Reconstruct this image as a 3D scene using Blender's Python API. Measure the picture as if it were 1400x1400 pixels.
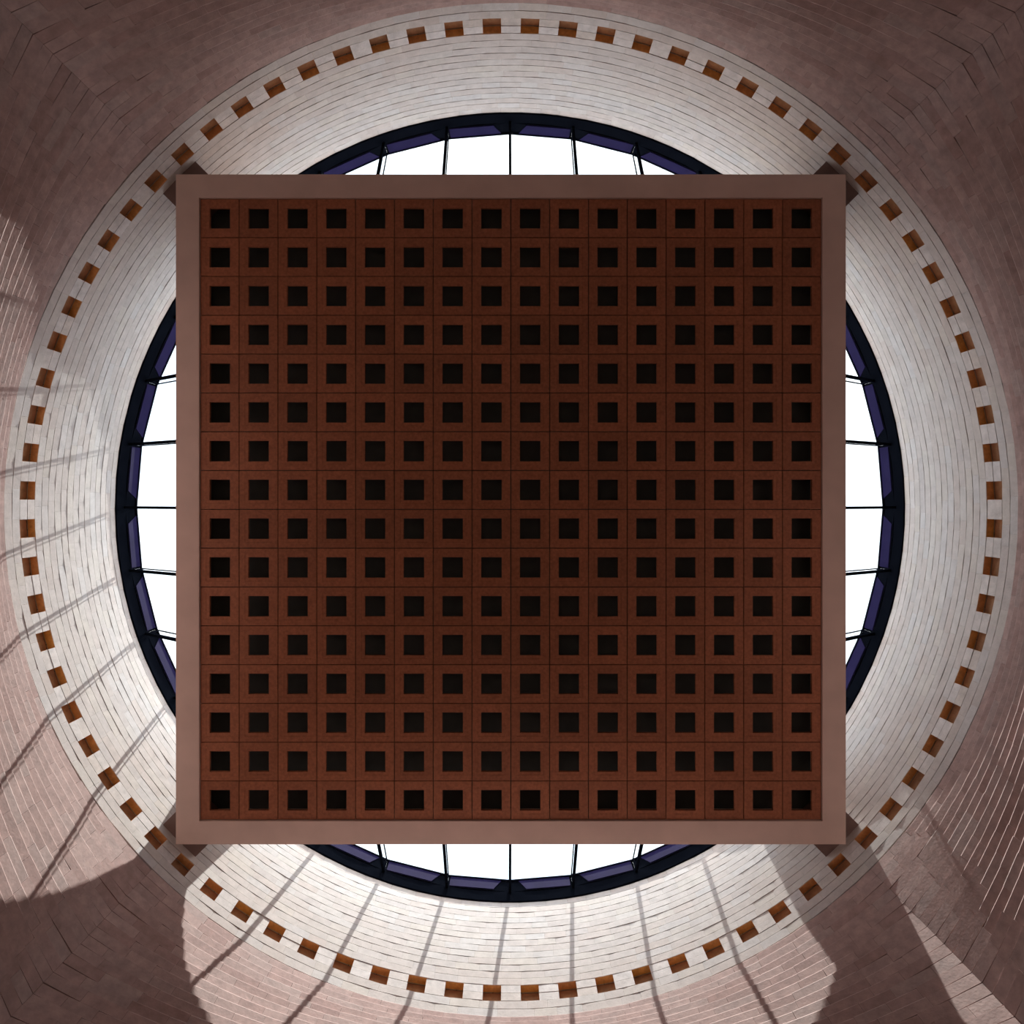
import bpy, math, random
from mathutils import Vector

random.seed(11)
PI = math.pi
C = bpy.context.scene.collection
S = bpy.context.scene
for _o in list(bpy.data.objects):
    bpy.data.objects.remove(_o)

# ------------------------------------------------------------------ camera
# World axes: +X = right in the picture, +Y = down in the picture, +Z = up (the lens points straight up).
EYE = 1.6                                   # camera height over the floor; heights "h" below are over the lens
cam_d = bpy.data.cameras.new('camera')
cam_d.sensor_width = 36.0
cam_d.lens = 36.0 * 900.0 / 1400.0
cam_d.shift_x = (700 - 692) / 1400.0
cam_d.shift_y = -(700 - 682) / 1400.0
cam_d.clip_end = 500
cam = bpy.data.objects.new('camera', cam_d)
C.objects.link(cam)
CAM = (-0.073, -0.163)
cam.location = (CAM[0], CAM[1], EYE)
cam.rotation_euler = (PI, 0, 0)
S.camera = cam

# ------------------------------------------------------------------ sky, sun, exposure
W = bpy.data.worlds.new('sky')
S.world = W
W.use_nodes = True
_n, _l = W.node_tree.nodes, W.node_tree.links
_n.clear()
_out = _n.new('ShaderNodeOutputWorld')
_bg = _n.new('ShaderNodeBackground')
_tc = _n.new('ShaderNodeTexCoord')
_ns = _n.new('ShaderNodeTexNoise')
_ns.inputs['Scale'].default_value = 5.0
_ns.inputs['Detail'].default_value = 5.0
_rp = _n.new('ShaderNodeValToRGB')
_rp.color_ramp.elements[0].position = 0.30
_rp.color_ramp.elements[0].color = (0.76, 0.87, 1.0, 1)
_rp.color_ramp.elements[1].position = 0.56
_rp.color_ramp.elements[1].color = (0.96, 0.98, 1.0, 1)
_l.new(_tc.outputs['Generated'], _ns.inputs['Vector'])
_l.new(_ns.outputs['Fac'], _rp.inputs['Fac'])
_l.new(_rp.outputs['Color'], _bg.inputs['Color'])
_bg.inputs['Strength'].default_value = 2.2
_l.new(_bg.outputs['Background'], _out.inputs['Surface'])

sun_d = bpy.data.lights.new('sun', 'SUN')
sun_d.energy = 11.0
sun_d.angle = math.radians(0.6)
sun_d.color = (1.0, 0.95, 0.88)
sun = bpy.data.objects.new('sun', sun_d)
C.objects.link(sun)
SUN = Vector((-0.115, 0.225, -1.0))
sun.rotation_euler = SUN.to_track_quat('-Z', 'Y').to_euler()
sun.location = (2, -4, 24)

S.view_settings.view_transform = 'Standard'
S.view_settings.look = 'None'
S.view_settings.gamma = 1.0
S.view_settings.use_curve_mapping = False
S.view_settings.exposure = 0.0

# ------------------------------------------------------------------ sizes (heights over the lens)
R0 = 7.4                    # inside radius of the round upper wall
A = R0 / math.sqrt(2)       # half side of the square plan
H_RIM = 12.33               # top of the stone
H_NT, H_NB = 10.23, 9.913   # niche row top / bottom
H_RING = 9.60               # joint under the round wall
SAG0 = R0 - A
SLOPE = 0.38                # how fast the sides flatten towards the floor, metre per metre
HALF = 5.19                 # half side of the hung ceiling
H_P = 10.20                 # its underside
H_GL = 12.92                # glass at the rim
H_IN = 11.80                # glass at the hung ceiling's sides
SIDES = [('right', 0), ('back', 1), ('left', 2), ('front', 3)]


def Z(h):
    return h + EYE


# ------------------------------------------------------------------ materials
def new_mat(name):
    m = bpy.data.materials.new(name)
    m.use_nodes = True
    nt = m.node_tree
    return m, nt.nodes, nt.links, nt.nodes['Principled BSDF']


def random_value(n, l):
    """one random number per object and per loose island of a joined mesh"""
    oi = n.new('ShaderNodeObjectInfo')
    ge = n.new('ShaderNodeNewGeometry')
    ad = n.new('ShaderNodeMath'); ad.operation = 'ADD'
    fr = n.new('ShaderNodeMath'); fr.operation = 'FRACT'
    l.new(oi.outputs['Random'], ad.inputs[0])
    l.new(ge.outputs['Random Per Island'], ad.inputs[1])
    l.new(ad.outputs[0], fr.inputs[0])
    return fr.outputs[0], ge.outputs['Position']


def stone_mat(name, cols, rough=0.85, mottling=0.25, scale=7.0):
    m, n, l, b = new_mat(name)
    rnd, pos = random_value(n, l)
    rp = n.new('ShaderNodeValToRGB')
    el = rp.color_ramp.elements
    while len(el) < len(cols):
        el.new(0.5)
    for i, c in enumerate(cols):
        el[i].position = i / (len(cols) - 1)
        el[i].color = (*c, 1)
    l.new(rnd, rp.inputs['Fac'])
    ns = n.new('ShaderNodeTexNoise')
    ns.inputs['Scale'].default_value = scale
    ns.inputs['Detail'].default_value = 6
    ns.inputs['Roughness'].default_value = 0.65
    l.new(pos, ns.inputs['Vector'])
    mr = n.new('ShaderNodeMapRange')
    mr.inputs['From Min'].default_value = 0.25
    mr.inputs['From Max'].default_value = 0.75
    mr.inputs['To Min'].default_value = 1 - mottling
    mr.inputs['To Max'].default_value = 1 + mottling * 0.6
    l.new(ns.outputs['Fac'], mr.inputs['Value'])
    mx = n.new('ShaderNodeMix'); mx.data_type = 'RGBA'; mx.blend_type = 'MULTIPLY'
    mx.inputs[0].default_value = 1.0
    l.new(rp.outputs['Color'], mx.inputs[6])
    l.new(mr.outputs['Result'], mx.inputs[7])
    l.new(mx.outputs[2], b.inputs['Base Color'])
    b.inputs['Roughness'].default_value = rough
    n2 = n.new('ShaderNodeTexNoise')
    n2.inputs['Scale'].default_value = 30
    n2.inputs['Detail'].default_value = 5
    l.new(pos, n2.inputs['Vector'])
    bp = n.new('ShaderNodeBump')
    bp.inputs['Strength'].default_value = 0.25
    bp.inputs['Distance'].default_value = 0.01
    l.new(n2.outputs['Fac'], bp.inputs['Height'])
    l.new(bp.outputs['Normal'], b.inputs['Normal'])
    return m


def plain_mat(name, col, rough=0.5, metallic=0.0, mottling=0.12, scale=4.0, stretch=(1, 1, 1), per_object=0.0, spec=0.4):
    m, n, l, b = new_mat(name)
    ge = n.new('ShaderNodeNewGeometry')
    mp = n.new('ShaderNodeMapping')
    mp.inputs['Scale'].default_value = stretch
    l.new(ge.outputs['Position'], mp.inputs['Vector'])
    ns = n.new('ShaderNodeTexNoise')
    ns.inputs['Scale'].default_value = scale
    ns.inputs['Detail'].default_value = 5
    l.new(mp.outputs['Vector'], ns.inputs['Vector'])
    mr = n.new('ShaderNodeMapRange')
    mr.inputs['From Min'].default_value = 0.3
    mr.inputs['From Max'].default_value = 0.7
    mr.inputs['To Min'].default_value = 1 - mottling
    mr.inputs['To Max'].default_value = 1 + mottling
    l.new(ns.outputs['Fac'], mr.inputs['Value'])
    val = mr.outputs['Result']
    if per_object:
        oi = n.new('ShaderNodeObjectInfo')
        m2 = n.new('ShaderNodeMapRange')
        m2.inputs['To Min'].default_value = 1 - per_object
        m2.inputs['To Max'].default_value = 1 + per_object
        l.new(oi.outputs['Random'], m2.inputs['Value'])
        mu = n.new('ShaderNodeMath'); mu.operation = 'MULTIPLY'
        l.new(val, mu.inputs[0]); l.new(m2.outputs['Result'], mu.inputs[1])
        val = mu.outputs[0]
    mx = n.new('ShaderNodeMix'); mx.data_type = 'RGBA'; mx.blend_type = 'MULTIPLY'
    mx.inputs[0].default_value = 1.0
    mx.inputs[6].default_value = (*col, 1)
    l.new(val, mx.inputs[7])
    l.new(mx.outputs[2], b.inputs['Base Color'])
    b.inputs['Roughness'].default_value = rough
    b.inputs['Metallic'].default_value = metallic
    b.inputs['Specular IOR Level'].default_value = spec
    return m


M = {}
M['drum'] = stone_mat('upper_limestone', [(.545, .495, .472), (.575, .53, .508), (.55, .49, .46), (.575, .55, .542), (.585, .54, .50), (.53, .49, .477)], mottling=0.16)
M['lower'] = stone_mat('lower_limestone', [(.455, .314, .288), (.49, .352, .325), (.40, .262, .238), (.465, .352, .328), (.42, .275, .248)], mottling=0.28)
M['pillar'] = stone_mat('pale_limestone', [(.60, .555, .53), (.64, .605, .595), (.59, .53, .49)])
M['mortar'] = plain_mat('mortar', (.11, .09, .08), 0.95)
M['ochre'] = stone_mat('ochre_lining', [(.66, .36, .11), (.70, .38, .15), (.62, .31, .13)], mottling=0.35, scale=12)
M['niche_back'] = stone_mat('shaded_niche_back', [(.40, .22, .11), (.44, .23, .12), (.36, .21, .12)], mottling=0.3, scale=12)  # the ochre lining darkened: shade inside the niche put into the colour
M['frame'] = plain_mat('plaster_border', (.74, .585, .515), 0.75, mottling=0.06, scale=2.0)
M['tile'] = plain_mat('red_wood_tile', (.37, .138, .068), 0.6, mottling=0.2, scale=3.0, stretch=(9, 9, 1), per_object=0.10)
M['void'] = plain_mat('dark_backing', (.085, .10, .097), 0.95)
M['black'] = plain_mat('black_steel', (.0035, .0045, .0075), 0.9, spec=0.0)
M['blue'] = plain_mat('blue_painted_steel', (.015, .0125, .048), 0.8, mottling=0.1, spec=0.02)
M['bracket'] = plain_mat('shaded_bracket', (.20, .135, .12), 0.7)  # darker than the border: shade against the wall put into the colour
M['floor'] = plain_mat('floor_stone', (.34, .24, .19), 0.6)
m, n, l, b = new_mat('skylight_glass')
n.remove(b)
_tr = n.new('ShaderNodeBsdfTransparent'); _tr.inputs['Color'].default_value = (.95, .97, .98, 1)
_gl = n.new('ShaderNodeBsdfGlossy'); _gl.inputs['Roughness'].default_value = 0.02
_mx = n.new('ShaderNodeMixShader'); _mx.inputs[0].default_value = 0.05
l.new(_tr.outputs[0], _mx.inputs[1]); l.new(_gl.outputs[0], _mx.inputs[2])
l.new(_mx.outputs[0], n['Material Output'].inputs['Surface'])
M['glass'] = m


# ------------------------------------------------------------------ helpers
def link(name, me, parent=None):
    o = bpy.data.objects.new(name, me)
    C.objects.link(o)
    if parent:
        o.parent = parent
    return o


def mesh(name, verts, faces, m):
    me = bpy.data.meshes.new(name)
    me.from_pydata(verts, [], faces)
    me.materials.append(M[m])
    me.update()
    return me


def empty(name, loc, rz, label, cat, kind=None, group=None):
    o = bpy.data.objects.new(name, None)
    o.empty_display_size = 0.3
    C.objects.link(o)
    o.location = loc
    o.rotation_euler = (0, 0, rz)
    o['label'] = label
    o['category'] = cat
    if kind:
        o['kind'] = kind
    if group:
        o['group'] = group
    return o


def box_data(x0, x1, y0, y1, z0, z1):
    v = [(x0, y0, z0), (x1, y0, z0), (x1, y1, z0), (x0, y1, z0), (x0, y0, z1), (x1, y0, z1), (x1, y1, z1), (x0, y1, z1)]
    f = [(0, 3, 2, 1), (4, 5, 6, 7), (0, 1, 5, 4), (1, 2, 6, 5), (2, 3, 7, 6), (3, 0, 4, 7)]
    return v, f


def box(name, x0, x1, y0, y1, z0, z1, m, parent=None):
    v, f = box_data(x0, x1, y0, y1, z0, z1)
    return link(name, mesh(name, v, f, m), parent)


class Pool:
    """many boxes joined into one mesh"""
    def __init__(self):
        self.v, self.f = [], []

    def add(self, v, f):
        b = len(self.v)
        self.v += v
        self.f += [tuple(b + i for i in q) for q in f]

    def build(self, name, m, parent=None, kind=None):
        if not self.v:
            return None
        o = link(name, mesh(name, self.v, self.f, m), parent)
        if kind:
            o['kind'] = kind
        return o


# unit stones: x along the wall (-.5 .. .5), y depth (0 = face), z height (-.5 .. .5)
STONE = box_data(-.5, .5, 0, 1, -.5, .5)


def arris(cz, cy):
    """a stone whose upper front edge is worn away"""
    v = [(-.5, 0, -.5), (.5, 0, -.5), (.5, 0, .5 - cz), (-.5, 0, .5 - cz), (-.5, cy, .5), (.5, cy, .5),
         (-.5, 1, -.5), (.5, 1, -.5), (.5, 1, .5), (-.5, 1, .5)]
    f = [(0, 1, 2, 3), (3, 2, 5, 4), (4, 5, 8, 9), (9, 8, 7, 6), (6, 7, 1, 0), (0, 3, 4, 9, 6), (1, 7, 8, 5, 2)]
    return v, f


WORN = arris(0.14, 0.068)
WORN_LITTLE = arris(0.10, 0.045)


class Stone:
    __slots__ = ('x', 'y', 'z', 'rz', 'w', 'd', 'h', 'unit', 'score')

    def __init__(s, x, y, z, rz, w, d, h, unit=0):
        s.x, s.y, s.z, s.rz, s.w, s.d, s.h, s.unit = x, y, z, rz, w, d, h, unit

    def data(s, unit):
        c, q = math.cos(s.rz), math.sin(s.rz)
        v = [(s.x + c * a * s.w - q * b_ * s.d, s.y + q * a * s.w + c * b_ * s.d, s.z + k * s.h) for a, b_, k in unit[0]]
        return v, unit[1]


def project(x, y, h):
    return 692 + 900 * (x - CAM[0]) / h, 682 + 900 * (y - CAM[1]) / h


def visible_area(s, k):
    """rough size of a stone in the picture, 0 when out of the frame or behind the hung ceiling"""
    c, q = math.cos(k * PI / 2), math.sin(k * PI / 2)
    x, y, h = c * (s.x + A) - q * s.y, q * (s.x + A) + c * s.y, s.z - EYE
    if h < 2:
        return 0
    px, py = project(x, y, h)
    if not (-15 < px < 1415 and -15 < py < 1415):
        return 0
    if h > H_P and 240 < px < 1158 and 233 < py < 1157:
        return 0
    return s.w * s.h / h ** 2 * (math.hypot(x, y) / h)


def lay(stones, k, units, mat_name, parent, fill_name, shared, limit=300):
    """the stones that show largest become parts of their own, the others one joined part"""
    for s in stones:
        s.score = visible_area(s, k)
    order = sorted(stones, key=lambda s: -s.score)
    own = [s for s in order[:limit] if s.score > 0]
    keep = set(id(s) for s in own)
    for s in own:
        o = link('stone', shared[s.unit], parent)
        o.location = (s.x, s.y, s.z)
        o.rotation_euler = (0, 0, s.rz)
        o.scale = (s.w, s.d, s.h)
    p = Pool()
    for s in stones:
        if id(s) not in keep:
            p.add(*s.data(units[s.unit]))
    p.build(fill_name, mat_name, parent, 'stuff')


def runs(length, lo=0.30, hi=0.62):
    """random stone lengths that fill a course"""
    out, t = [], 0.0
    while t < length:
        w = random.uniform(lo, hi)
        out.append(w); t += w
    k = length / t
    return [w * k for w in out]


# ------------------------------------------------------------------ floor
fl = empty('floor', (0, 0, 0), 0, 'brown stone floor far below the lens, out of the picture', 'floor', 'structure')
for i in range(10):
    for j in range(10):
        s = 2 * A / 10
        box('slab', -A + i * s + .004, -A + (i + 1) * s - .004, -A + j * s + .004, -A + (j + 1) * s - .004, -.06, 0, 'floor', fl)
box('screed', -A - .5, A + .5, -A - .5, A + .5, -.16, -.06, 'mortar', fl)

# ------------------------------------------------------------------ the four lower walls: square at the floor, round at the ring
LOWER_UNITS = [STONE, WORN_LITTLE, WORN]
shared_lower = [mesh('stone', q[0], q[1], 'lower') for q in LOWER_UNITS]
shared_drum = [mesh('stone', STONE[0], STONE[1], 'drum')]


def sag(h):
    return min(SAG0, max(0.004, SAG0 - (H_RING - h) * SLOPE))


def arc(h):
    """centre offset, radius and half angle of one side's plan arc at height h (outward = +x)"""
    s = sag(h)
    r = (A * A + s * s) / (2 * s)
    return A + s - r, r, math.asin(min(1.0, A / r))


def plan_curve(h):
    """points of one side's plan curve from corner to corner, the corners eased a little towards the ring"""
    c, r, phi = arc(h)
    d = min(.30, max(.03, .30 * (h - 8.5)))
    lim = phi - d / r
    n_ = 48
    out = [(c + r * math.cos(-lim + 2 * lim * i / n_), r * math.sin(-lim + 2 * lim * i / n_)) for i in range(n_ + 1)]
    p0 = (c + r * math.cos(lim), r * math.sin(lim))
    p1 = (A, A)
    p2 = (p0[1], p0[0])
    tail = []
    for i in range(1, 7):
        t = .5 * i / 6
        tail.append(tuple((1 - t) ** 2 * p0[q] + 2 * t * (1 - t) * p1[q] + t * t * p2[q] for q in range(2)))
    head = [(x, -y) for x, y in tail[::-1]]
    return head + out + tail


WALL_LABEL = {
    'right': 'pinkish limestone wall below the niche ring, along the right edge, shaded with bright thin course lines',
    'back': 'pinkish limestone wall below the niche ring, at the bottom, sunlit with slanting bar shadows',
    'left': 'pinkish limestone wall below the niche ring, along the left edge, sunlit in a broad patch',
    'front': 'pinkish limestone wall below the niche ring, at the top, wholly in dim shade',
}
DRUM_LABEL = {
    'right': 'pale curved limestone wall with brown niches between ceiling panel and right edge, evenly shaded',
    'back': 'pale curved limestone wall with brown niches under the ceiling panel, brightly sunlit at the bottom',
    'left': 'pale curved limestone wall with brown niches left of the ceiling panel, crossed by faint bar shadows',
    'front': 'pale curved limestone wall with brown niches above the ceiling panel, cool grey at the top',
}
COURSE = 0.16
for side, k in SIDES:
    rz = k * PI / 2
    base = (A * math.cos(rz), A * math.sin(rz), 0)
    w = empty('wall_' + side, base, rz, WALL_LABEL[side], 'wall', 'structure')
    stones = []
    h = H_RING - 0.024
    top = True
    while h > -EYE + 0.02:
        hc = min(COURSE, h + EYE)
        hm = h - hc / 2
        pts = plan_curve(hm)
        cum = [0.0]
        for p, q in zip(pts, pts[1:]):
            cum.append(cum[-1] + math.hypot(q[0] - p[0], q[1] - p[1]))
        jig = random.uniform(-.004, .004)
        t, i0 = 0.0, 0

        def at(u):
            i = 0
            lo, hi = 0, len(cum) - 2
            while lo < hi:
                mid = (lo + hi + 1) // 2
                if cum[mid] <= u:
                    lo = mid
                else:
                    hi = mid - 1
            q = min(1.0, (u - cum[lo]) / max(1e-9, cum[lo + 1] - cum[lo]))
            return (pts[lo][0] + (pts[lo + 1][0] - pts[lo][0]) * q, pts[lo][1] + (pts[lo + 1][1] - pts[lo][1]) * q)
        for wd in runs(cum[-1], .30, .66):
            p, q = at(t), at(t + wd)
            t += wd
            dx, dy = q[0] - p[0], q[1] - p[1]
            ln = math.hypot(dx, dy)
            nx, ny = dy / ln, -dx / ln                  # outward
            j = jig + random.uniform(-.003, .003)
            mx_, my_ = (p[0] + q[0]) / 2 + nx * j, (p[1] + q[1]) / 2 + ny * j
            back = SLOPE * COURSE * (1 - (my_ / A) ** 2) if H_RING - hm < SAG0 / SLOPE else 0
            unit = 2 if back > .030 else 1 if back > .014 else 0
            hh = hc - (random.uniform(.010, .016) if random.random() < .16 else random.uniform(.004, .009))
            stones.append(Stone(mx_ - A, my_, Z(hm), math.atan2(ny, nx) - PI / 2, ln - random.uniform(.001, .003), .22, hh, unit))
        h -= hc
    lay(stones, k, LOWER_UNITS, 'lower', w, 'stone_fill', shared_lower)
    # rubble and mortar behind the stones
    v, f = [], []
    levels = [H_RING + .02 - i * .32 for i in range(36)]
    levels = [q for q in levels if q > -EYE] + [-EYE]
    nseg = 24
    for q in levels:
        c, r, phi = arc(q)
        for j in range(nseg + 1):
            a_ = -phi + 2 * phi * j / nseg
            v.append((c + (r + .13) * math.cos(a_) - A, (r + .13) * math.sin(a_) * 1.02, Z(q)))
    for q in levels:
        for j in range(nseg + 1):
            v.append((R0 + .9 - A, (A + .9) * (-1 + 2 * j / nseg), Z(q)))
    m1, nl = nseg + 1, len(levels)
    off = m1 * nl
    for i in range(nl - 1):
        for j in range(nseg):
            f.append((i * m1 + j, (i + 1) * m1 + j, (i + 1) * m1 + j + 1, i * m1 + j + 1))
            f.append((off + i * m1 + j, off + i * m1 + j + 1, off + (i + 1) * m1 + j + 1, off + (i + 1) * m1 + j))
    for j in range(nseg):
        f.append((j, j + 1, off + j + 1, off + j))
    link('mortar_core', mesh('mortar_core', v, f, 'mortar'), w)

# ------------------------------------------------------------------ the round upper wall with its ring of niches
N_NICHE = 80
STEP = 2 * PI / N_NICHE
NW = 0.0379                 # angle a niche spans
DEPTH = 0.12


def sector(r0, r1, a0, a1, z0, z1, nseg):
    v, f = [], []
    for i in range(nseg + 1):
        a_ = a0 + (a1 - a0) * i / nseg
        c, s = math.cos(a_), math.sin(a_)
        v += [(r0 * c - A, r0 * s, z0), (r1 * c - A, r1 * s, z0), (r1 * c - A, r1 * s, z1), (r0 * c - A, r0 * s, z1)]
    for i in range(nseg):
        p, q = 4 * i, 4 * i + 4
        f += [(p, p + 3, q + 3, q), (p + 1, q + 1, q + 2, p + 2), (p, q, q + 1, p + 1), (p + 3, p + 2, q + 2, q + 3)]
    e = 4 * nseg
    f += [(0, 1, 2, 3), (e, e + 3, e + 2, e + 1)]
    return v, f


# one niche: cheeks and sill, soffit, back panel - in a frame whose y points outward, origin at the middle of the opening's face
nw = R0 * NW
nh = H_NT - H_NB
tk = .025
_p = Pool()
_p.add(*box_data(-nw / 2 - tk, -nw / 2, .004, DEPTH + tk, -nh / 2, nh / 2))
_p.add(*box_data(nw / 2, nw / 2 + tk, .004, DEPTH + tk, -nh / 2, nh / 2))
_p.add(*box_data(-nw / 2, nw / 2, .004, DEPTH + tk, -nh / 2 - tk, -nh / 2))
niche_me = mesh('niche', _p.v, _p.f, 'ochre')
soffit_me = mesh('soffit', *box_data(-nw / 2 - tk, nw / 2 + tk, .004, DEPTH - .010, nh / 2, nh / 2 + tk), 'ochre')
back_me = mesh('back_panel', *box_data(-nw / 2, nw / 2, DEPTH, DEPTH + tk, -nh / 2, nh / 2 - .010), 'niche_back')
block_me = mesh('pillar_block', *STONE, 'pillar')

for side, k in SIDES:
    rz = k * PI / 2
    base = (A * math.cos(rz), A * math.sin(rz), 0)
    w = empty('drum_wall_' + side, base, rz, DRUM_LABEL[side], 'wall', 'structure')
    stones = []
    courses = []
    hb = (H_NB - H_RING) / 2
    courses += [(H_RING + hb * i, hb) for i in range(2)]
    ht = (H_RIM - H_NT) / 14
    courses += [(H_NT + ht * i, ht) for i in range(14)]
    for h0, hc in courses:
        L = R0 * PI / 2
        t = -L / 2
        jig = random.uniform(-.002, .002)
        for wd in runs(L, .28, .60):
            a_ = (t + wd / 2) / R0
            t += wd
            rr = (R0 + jig + random.uniform(-.0015, .0015)) * math.cos(wd / 2 / R0)
            hh = hc - random.uniform(.008, .013)
            stones.append(Stone(rr * math.cos(a_) - A, rr * math.sin(a_), Z(h0 + hc / 2), a_ - PI / 2, wd - .0012, .14, hh))
    lay(stones, k, [STONE], 'drum', w, 'stone_fill', shared_drum)
    nc = (H_NT - H_NB) / 2
    core = Pool()
    for i in range(20):
        a_ = -PI / 4 + STEP * (i + .5)
        x, y = R0 * math.cos(a_), R0 * math.sin(a_)
        nobj = link('niche', niche_me, w)
        nobj.location = (x - A, y, Z((H_NT + H_NB) / 2))
        nobj.rotation_euler = (0, 0, a_ - PI / 2)
        link('soffit', soffit_me, nobj)
        link('back_panel', back_me, nobj)
        # the pier after this niche (the first side also takes half piers: the piers sit on the steps between the niches)
        ap = -PI / 4 + STEP * (i + 1)
        for q in range(2):
            o = link('pillar_block', block_me, w)
            rr = R0 + random.uniform(-.006, .004)
            o.location = (rr * math.cos(ap) - A, rr * math.sin(ap), Z(H_NB + nc * (q + .5)))
            o.rotation_euler = (0, 0, ap - PI / 2)
            o.scale = (R0 * (STEP - NW), .16, nc - .009)
        core.add(*sector(R0 + .12, R0 + .5, ap - (STEP - NW) / 2, ap + (STEP - NW) / 2, Z(H_NB), Z(H_NT), 1))
        core.add(*sector(R0 + DEPTH + .03, R0 + .5, a_ - NW / 2, a_ + NW / 2, Z(H_NB), Z(H_NT), 1))
    core.add(*sector(R0 + .07, R0 + .5, -PI / 4, PI / 4, Z(H_RING), Z(H_NB - .035), 30))
    core.add(*sector(R0 + .07, R0 + .5, -PI / 4, PI / 4, Z(H_NT + .035), Z(H_RIM + .1), 30))
    core.build('mortar_core', 'mortar', w)

# ------------------------------------------------------------------ hung ceiling of square tiles
ce = empty('suspended_ceiling_panel', (0, 0, Z(H_P)), 0,
           'large square ceiling panel of red-brown tiles with dark square holes and a beige border', 'ceiling panel', 'thing')
GRID, PITCH = 16, 0.6035
INN = GRID * PITCH / 2 + .006
D = .55
box('border_beam', -HALF, HALF, -HALF, -INN, 0, D, 'frame', ce)
box('border_beam', -HALF, HALF, INN, HALF, 0, D, 'frame', ce)
box('border_beam', -HALF, -INN, -INN, INN, 0, D, 'frame', ce)
box('border_beam', INN, HALF, -INN, INN, 0, D, 'frame', ce)
box('backing_board', -INN, INN, -INN, INN, .42, .5, 'void', ce)
# tile: a square plate with a square hole, faced with four mitred strips
T, HO, G = PITCH / 2, .160, .006
REC = .035


def tile_mesh():
    v, f = [], []
    o_, i_ = T - G, HO
    z0, z1 = REC, REC + .05
    for rad, z in ((o_, z0), (i_ + .052, z0), (i_ + .050, z0 + .003), (i_, z0 + .003), (i_, z1), (o_, z1)):
        v += [(-rad, -rad, z), (rad, -rad, z), (rad, rad, z), (-rad, rad, z)]
    for ring in range(6):
        a0, b0 = 4 * ring, 4 * ((ring + 1) % 6)
        for j in range(4):
            f.append((a0 + j, b0 + j, b0 + (j + 1) % 4, a0 + (j + 1) % 4))
    return mesh('tile', v, f, 'tile')


tile_me = tile_mesh()
for i in range(GRID):
    for j in range(GRID):
        o = link('tile', tile_me, ce)
        o.location = ((i - 7.5) * PITCH, (j - 7.5) * PITCH, random.uniform(-.002, .002))
# the sides above the border that close the panel up to the roof
zt = H_IN + .02 - H_P
for nm, x0, x1, y0, y1 in (('fascia', -HALF + .03, HALF - .03, -HALF + .03, -HALF + .09), ('fascia', -HALF + .03, HALF - .03, HALF - .09, HALF - .03),
                           ('fascia', -HALF + .03, -HALF + .09, -HALF + .09, HALF - .09), ('fascia', HALF - .09, HALF - .03, -HALF + .09, HALF - .09)):
    box(nm, x0, x1, y0, y1, D, zt, 'frame', ce)
box('roof_deck', -HALF + .09, HALF - .09, -HALF + .09, HALF - .09, zt - .12, zt, 'frame', ce)
for k in range(4):
    v, f = box_data(6.75, R0 + .05, -.36, .36, .17, .75)
    o = link('corner_bracket', mesh('corner_bracket', v, f, 'bracket'), ce)
    o.rotation_euler = (0, 0, PI / 4 + k * PI / 2)

# ------------------------------------------------------------------ steel ring and skylights
rim_y = [0, 1.204, 2.41, 3.62]
sq_y = [0, 1.21, 2.43, 3.65]
RB = R0 - .03
ang = [math.asin(q / RB) for q in rim_y] + [PI / 4]
full = [-q for q in ang[:0:-1]] + ang
ring = empty('trim_1', (0, 0, Z(H_RIM)), 0, 'black steel ring with blue-violet plates around the top of the stone wall', 'trim', 'structure')
for side, k in SIDES:
    v, f = sector(RB, R0 + .52, -PI / 4, PI / 4, .003, .33, 40)
    v = [(x + A, y, z) for x, y, z in v]
    o = link('ring_beam', mesh('ring_beam', v, f, 'black'), ring)
    o.rotation_euler = (0, 0, k * PI / 2)
    for i in range(len(full) - 1):
        a0, a1 = full[i], full[i + 1]
        p0 = Vector((RB * math.cos(a0), RB * math.sin(a0), 0))
        p1 = Vector((RB * math.cos(a1), RB * math.sin(a1), 0))
        u = (p1 - p0).normalized()
        outw = Vector((u.y, -u.x, 0))
        Lc = (p1 - p0).length
        z0, z1 = .30, .63
        # dark backing sheet over the whole bay, blue plate with a slanted end towards the middle of the side
        e0, e1 = (.17, .32) if a0 >= 0 else (.04, .04)
        g0, g1 = (.17, .32) if a1 <= 0 else (.04, .04)
        for nm, mat, din, dout, pts in (
            ('backing_sheet', 'black', -.005, .05, [(0, z0), (Lc, z0), (Lc, z1), (0, z1)]),
            ('blue_plate', 'blue', .012, -.004, [(e1, z0 + .02), (Lc - g1, z0 + .02), (Lc - g0, z1 - .02), (e0, z1 - .02)]),
            ('glazing_bead', 'black', .035, .01, [(0, z1 - .02), (Lc, z1 - .02), (Lc, z1 + .01), (0, z1 + .01)]),
        ):
            if nm == 'blue_plate':
                da, db = -din, .004
            elif nm == 'backing_sheet':
                da, db = .005, .06
            else:
                da, db = -.03, .004
            v = []
            for dd in (da, db):
                for t_, z in pts:
                    q = p0 + u * t_ + outw * dd
                    v.append((q.x, q.y, z))
            f = [(0, 3, 2, 1), (4, 5, 6, 7), (0, 1, 5, 4), (1, 2, 6, 5), (2, 3, 7, 6), (3, 0, 4, 7)]
            o = link(nm, mesh(nm, v, f, mat), ring)
            o.rotation_euler = (0, 0, k * PI / 2)

XI, XO = HALF - .02, RB - .01


def drop(x):
    """the glass falls from the rim (level) to the sides of the hung ceiling"""
    return -(H_GL - H_IN) if abs(x - XI) < .08 else 0.0


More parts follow.
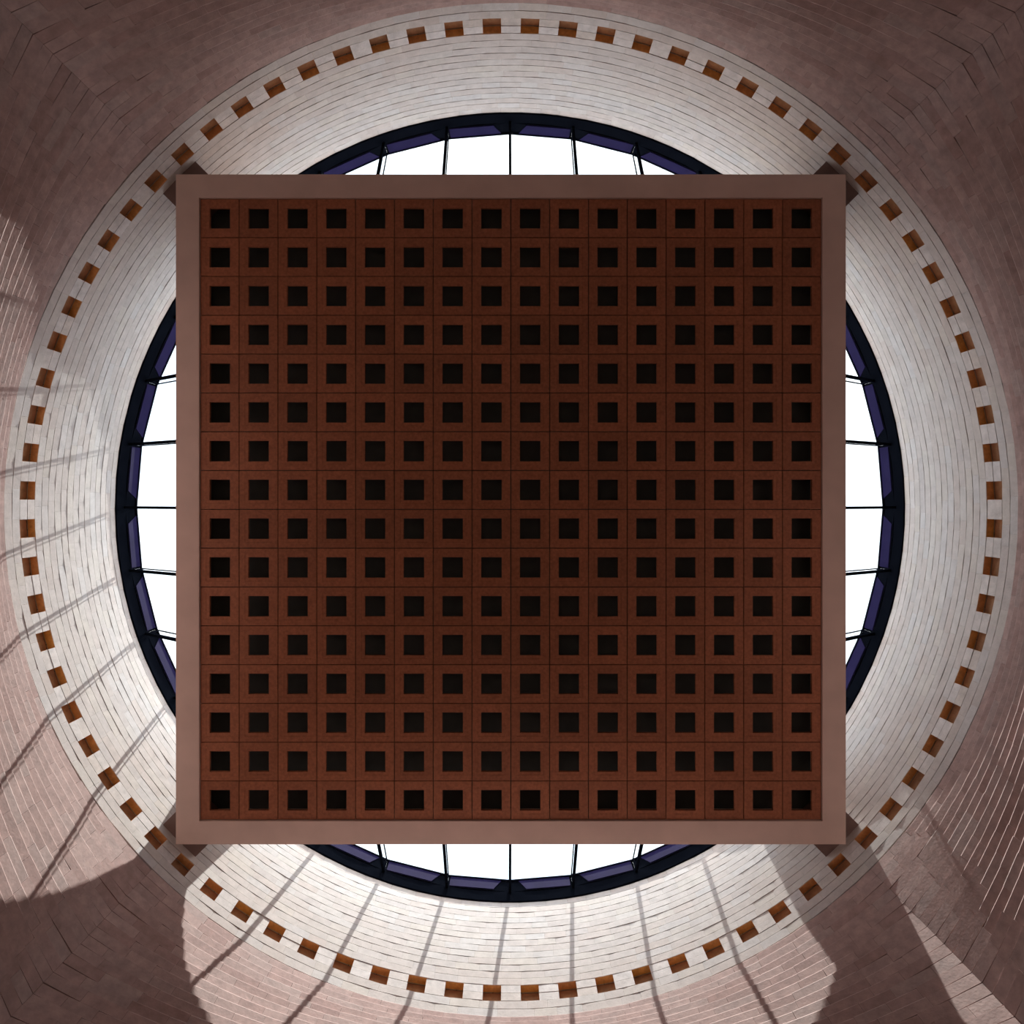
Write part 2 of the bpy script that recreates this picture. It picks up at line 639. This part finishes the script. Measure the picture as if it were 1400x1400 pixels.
def tilted(name, poly, z0, z1, m, parent):
    k_ = len(poly)
    v_ = [(x, y, drop(x) + z0) for x, y in poly] + [(x, y, drop(x) + z1) for x, y in poly]
    f_ = [tuple(range(k_ - 1, -1, -1)), tuple(range(k_, 2 * k_))]
    f_ += [(i, (i + 1) % k_, k_ + (i + 1) % k_, k_ + i) for i in range(k_)]
    return link(name, mesh(name, v_, f_, m), parent)


SKY_LABEL = {
    'right': 'narrow glazed skylight segment between the ceiling panel and right wall, black bars across',
    'back': 'glazed skylight segment under the lower edge of the ceiling panel, black bars across',
    'left': 'narrow glazed skylight segment left of the ceiling panel, black bars across',
    'front': 'glazed skylight segment over the upper edge of the ceiling panel, black bars across',
}
for wi, (side, k) in enumerate(SIDES):
    w = empty('window_%d' % (wi + 1), (0, 0, Z(H_GL)), k * PI / 2, SKY_LABEL[side], 'skylight', 'structure')
    ys = [-q for q in sq_y[:0:-1]] + sq_y
    yr = [-q for q in rim_y[:0:-1]] + rim_y
    xi = HALF - .02
    ends = []
    for a_, b_ in zip(ys, yr):
        xo = math.sqrt((RB - .01) ** 2 - b_ * b_)
        ends.append(((xi, a_), (xo, b_)))
        dv = Vector((xo - xi, b_ - a_, 0)).normalized()
        nv = Vector((-dv.y, dv.x, 0))

        def bar(nm, half, z0, z1, m):
            pts = [(xi - nv.x * half, a_ - nv.y * half), (xo - nv.x * half, b_ - nv.y * half), (xo + nv.x * half, b_ + nv.y * half), (xi + nv.x * half, a_ + nv.y * half)]
            return tilted(nm, pts, z0, z1, m, w)
        bar('glazing_bar', .024, -.37, -.30, 'black')
        bar('glass_joint', .010, -.004, .02, 'black')
        cx, cy = xi + (xo - xi) * .95, a_ + (b_ - a_) * .95
        zg = -(H_GL - H_IN) * .05
        box('bar_post', cx - .015, cx + .015, cy - .012, cy + .012, zg - .30, zg - .004, 'black', w)
    polys = []
    YE = 4.58                                  # the corners beyond are decked over
    cpt = math.sqrt((RB - .01) ** 2 - YE * YE)
    polys.append([(xi, -YE), (cpt, -YE), ends[0][1], ends[0][0]])
    for p, q in zip(ends, ends[1:]):
        polys.append([p[0], p[1], q[1], q[0]])
    polys.append([ends[-1][0], ends[-1][1], (cpt, YE), (xi, YE)])
    for pg in polys:
        tilted('glass_pane', pg, 0, .012, 'glass', w)
    c45 = (RB - .01) * math.sqrt(.5)
    for sg in (-1, 1):
        pg = [(xi, sg * YE), (cpt, sg * YE), (c45, sg * c45), (xi, sg * xi)]
        tilted('corner_deck', pg if sg > 0 else pg[::-1], -.05, .03, 'black', w)
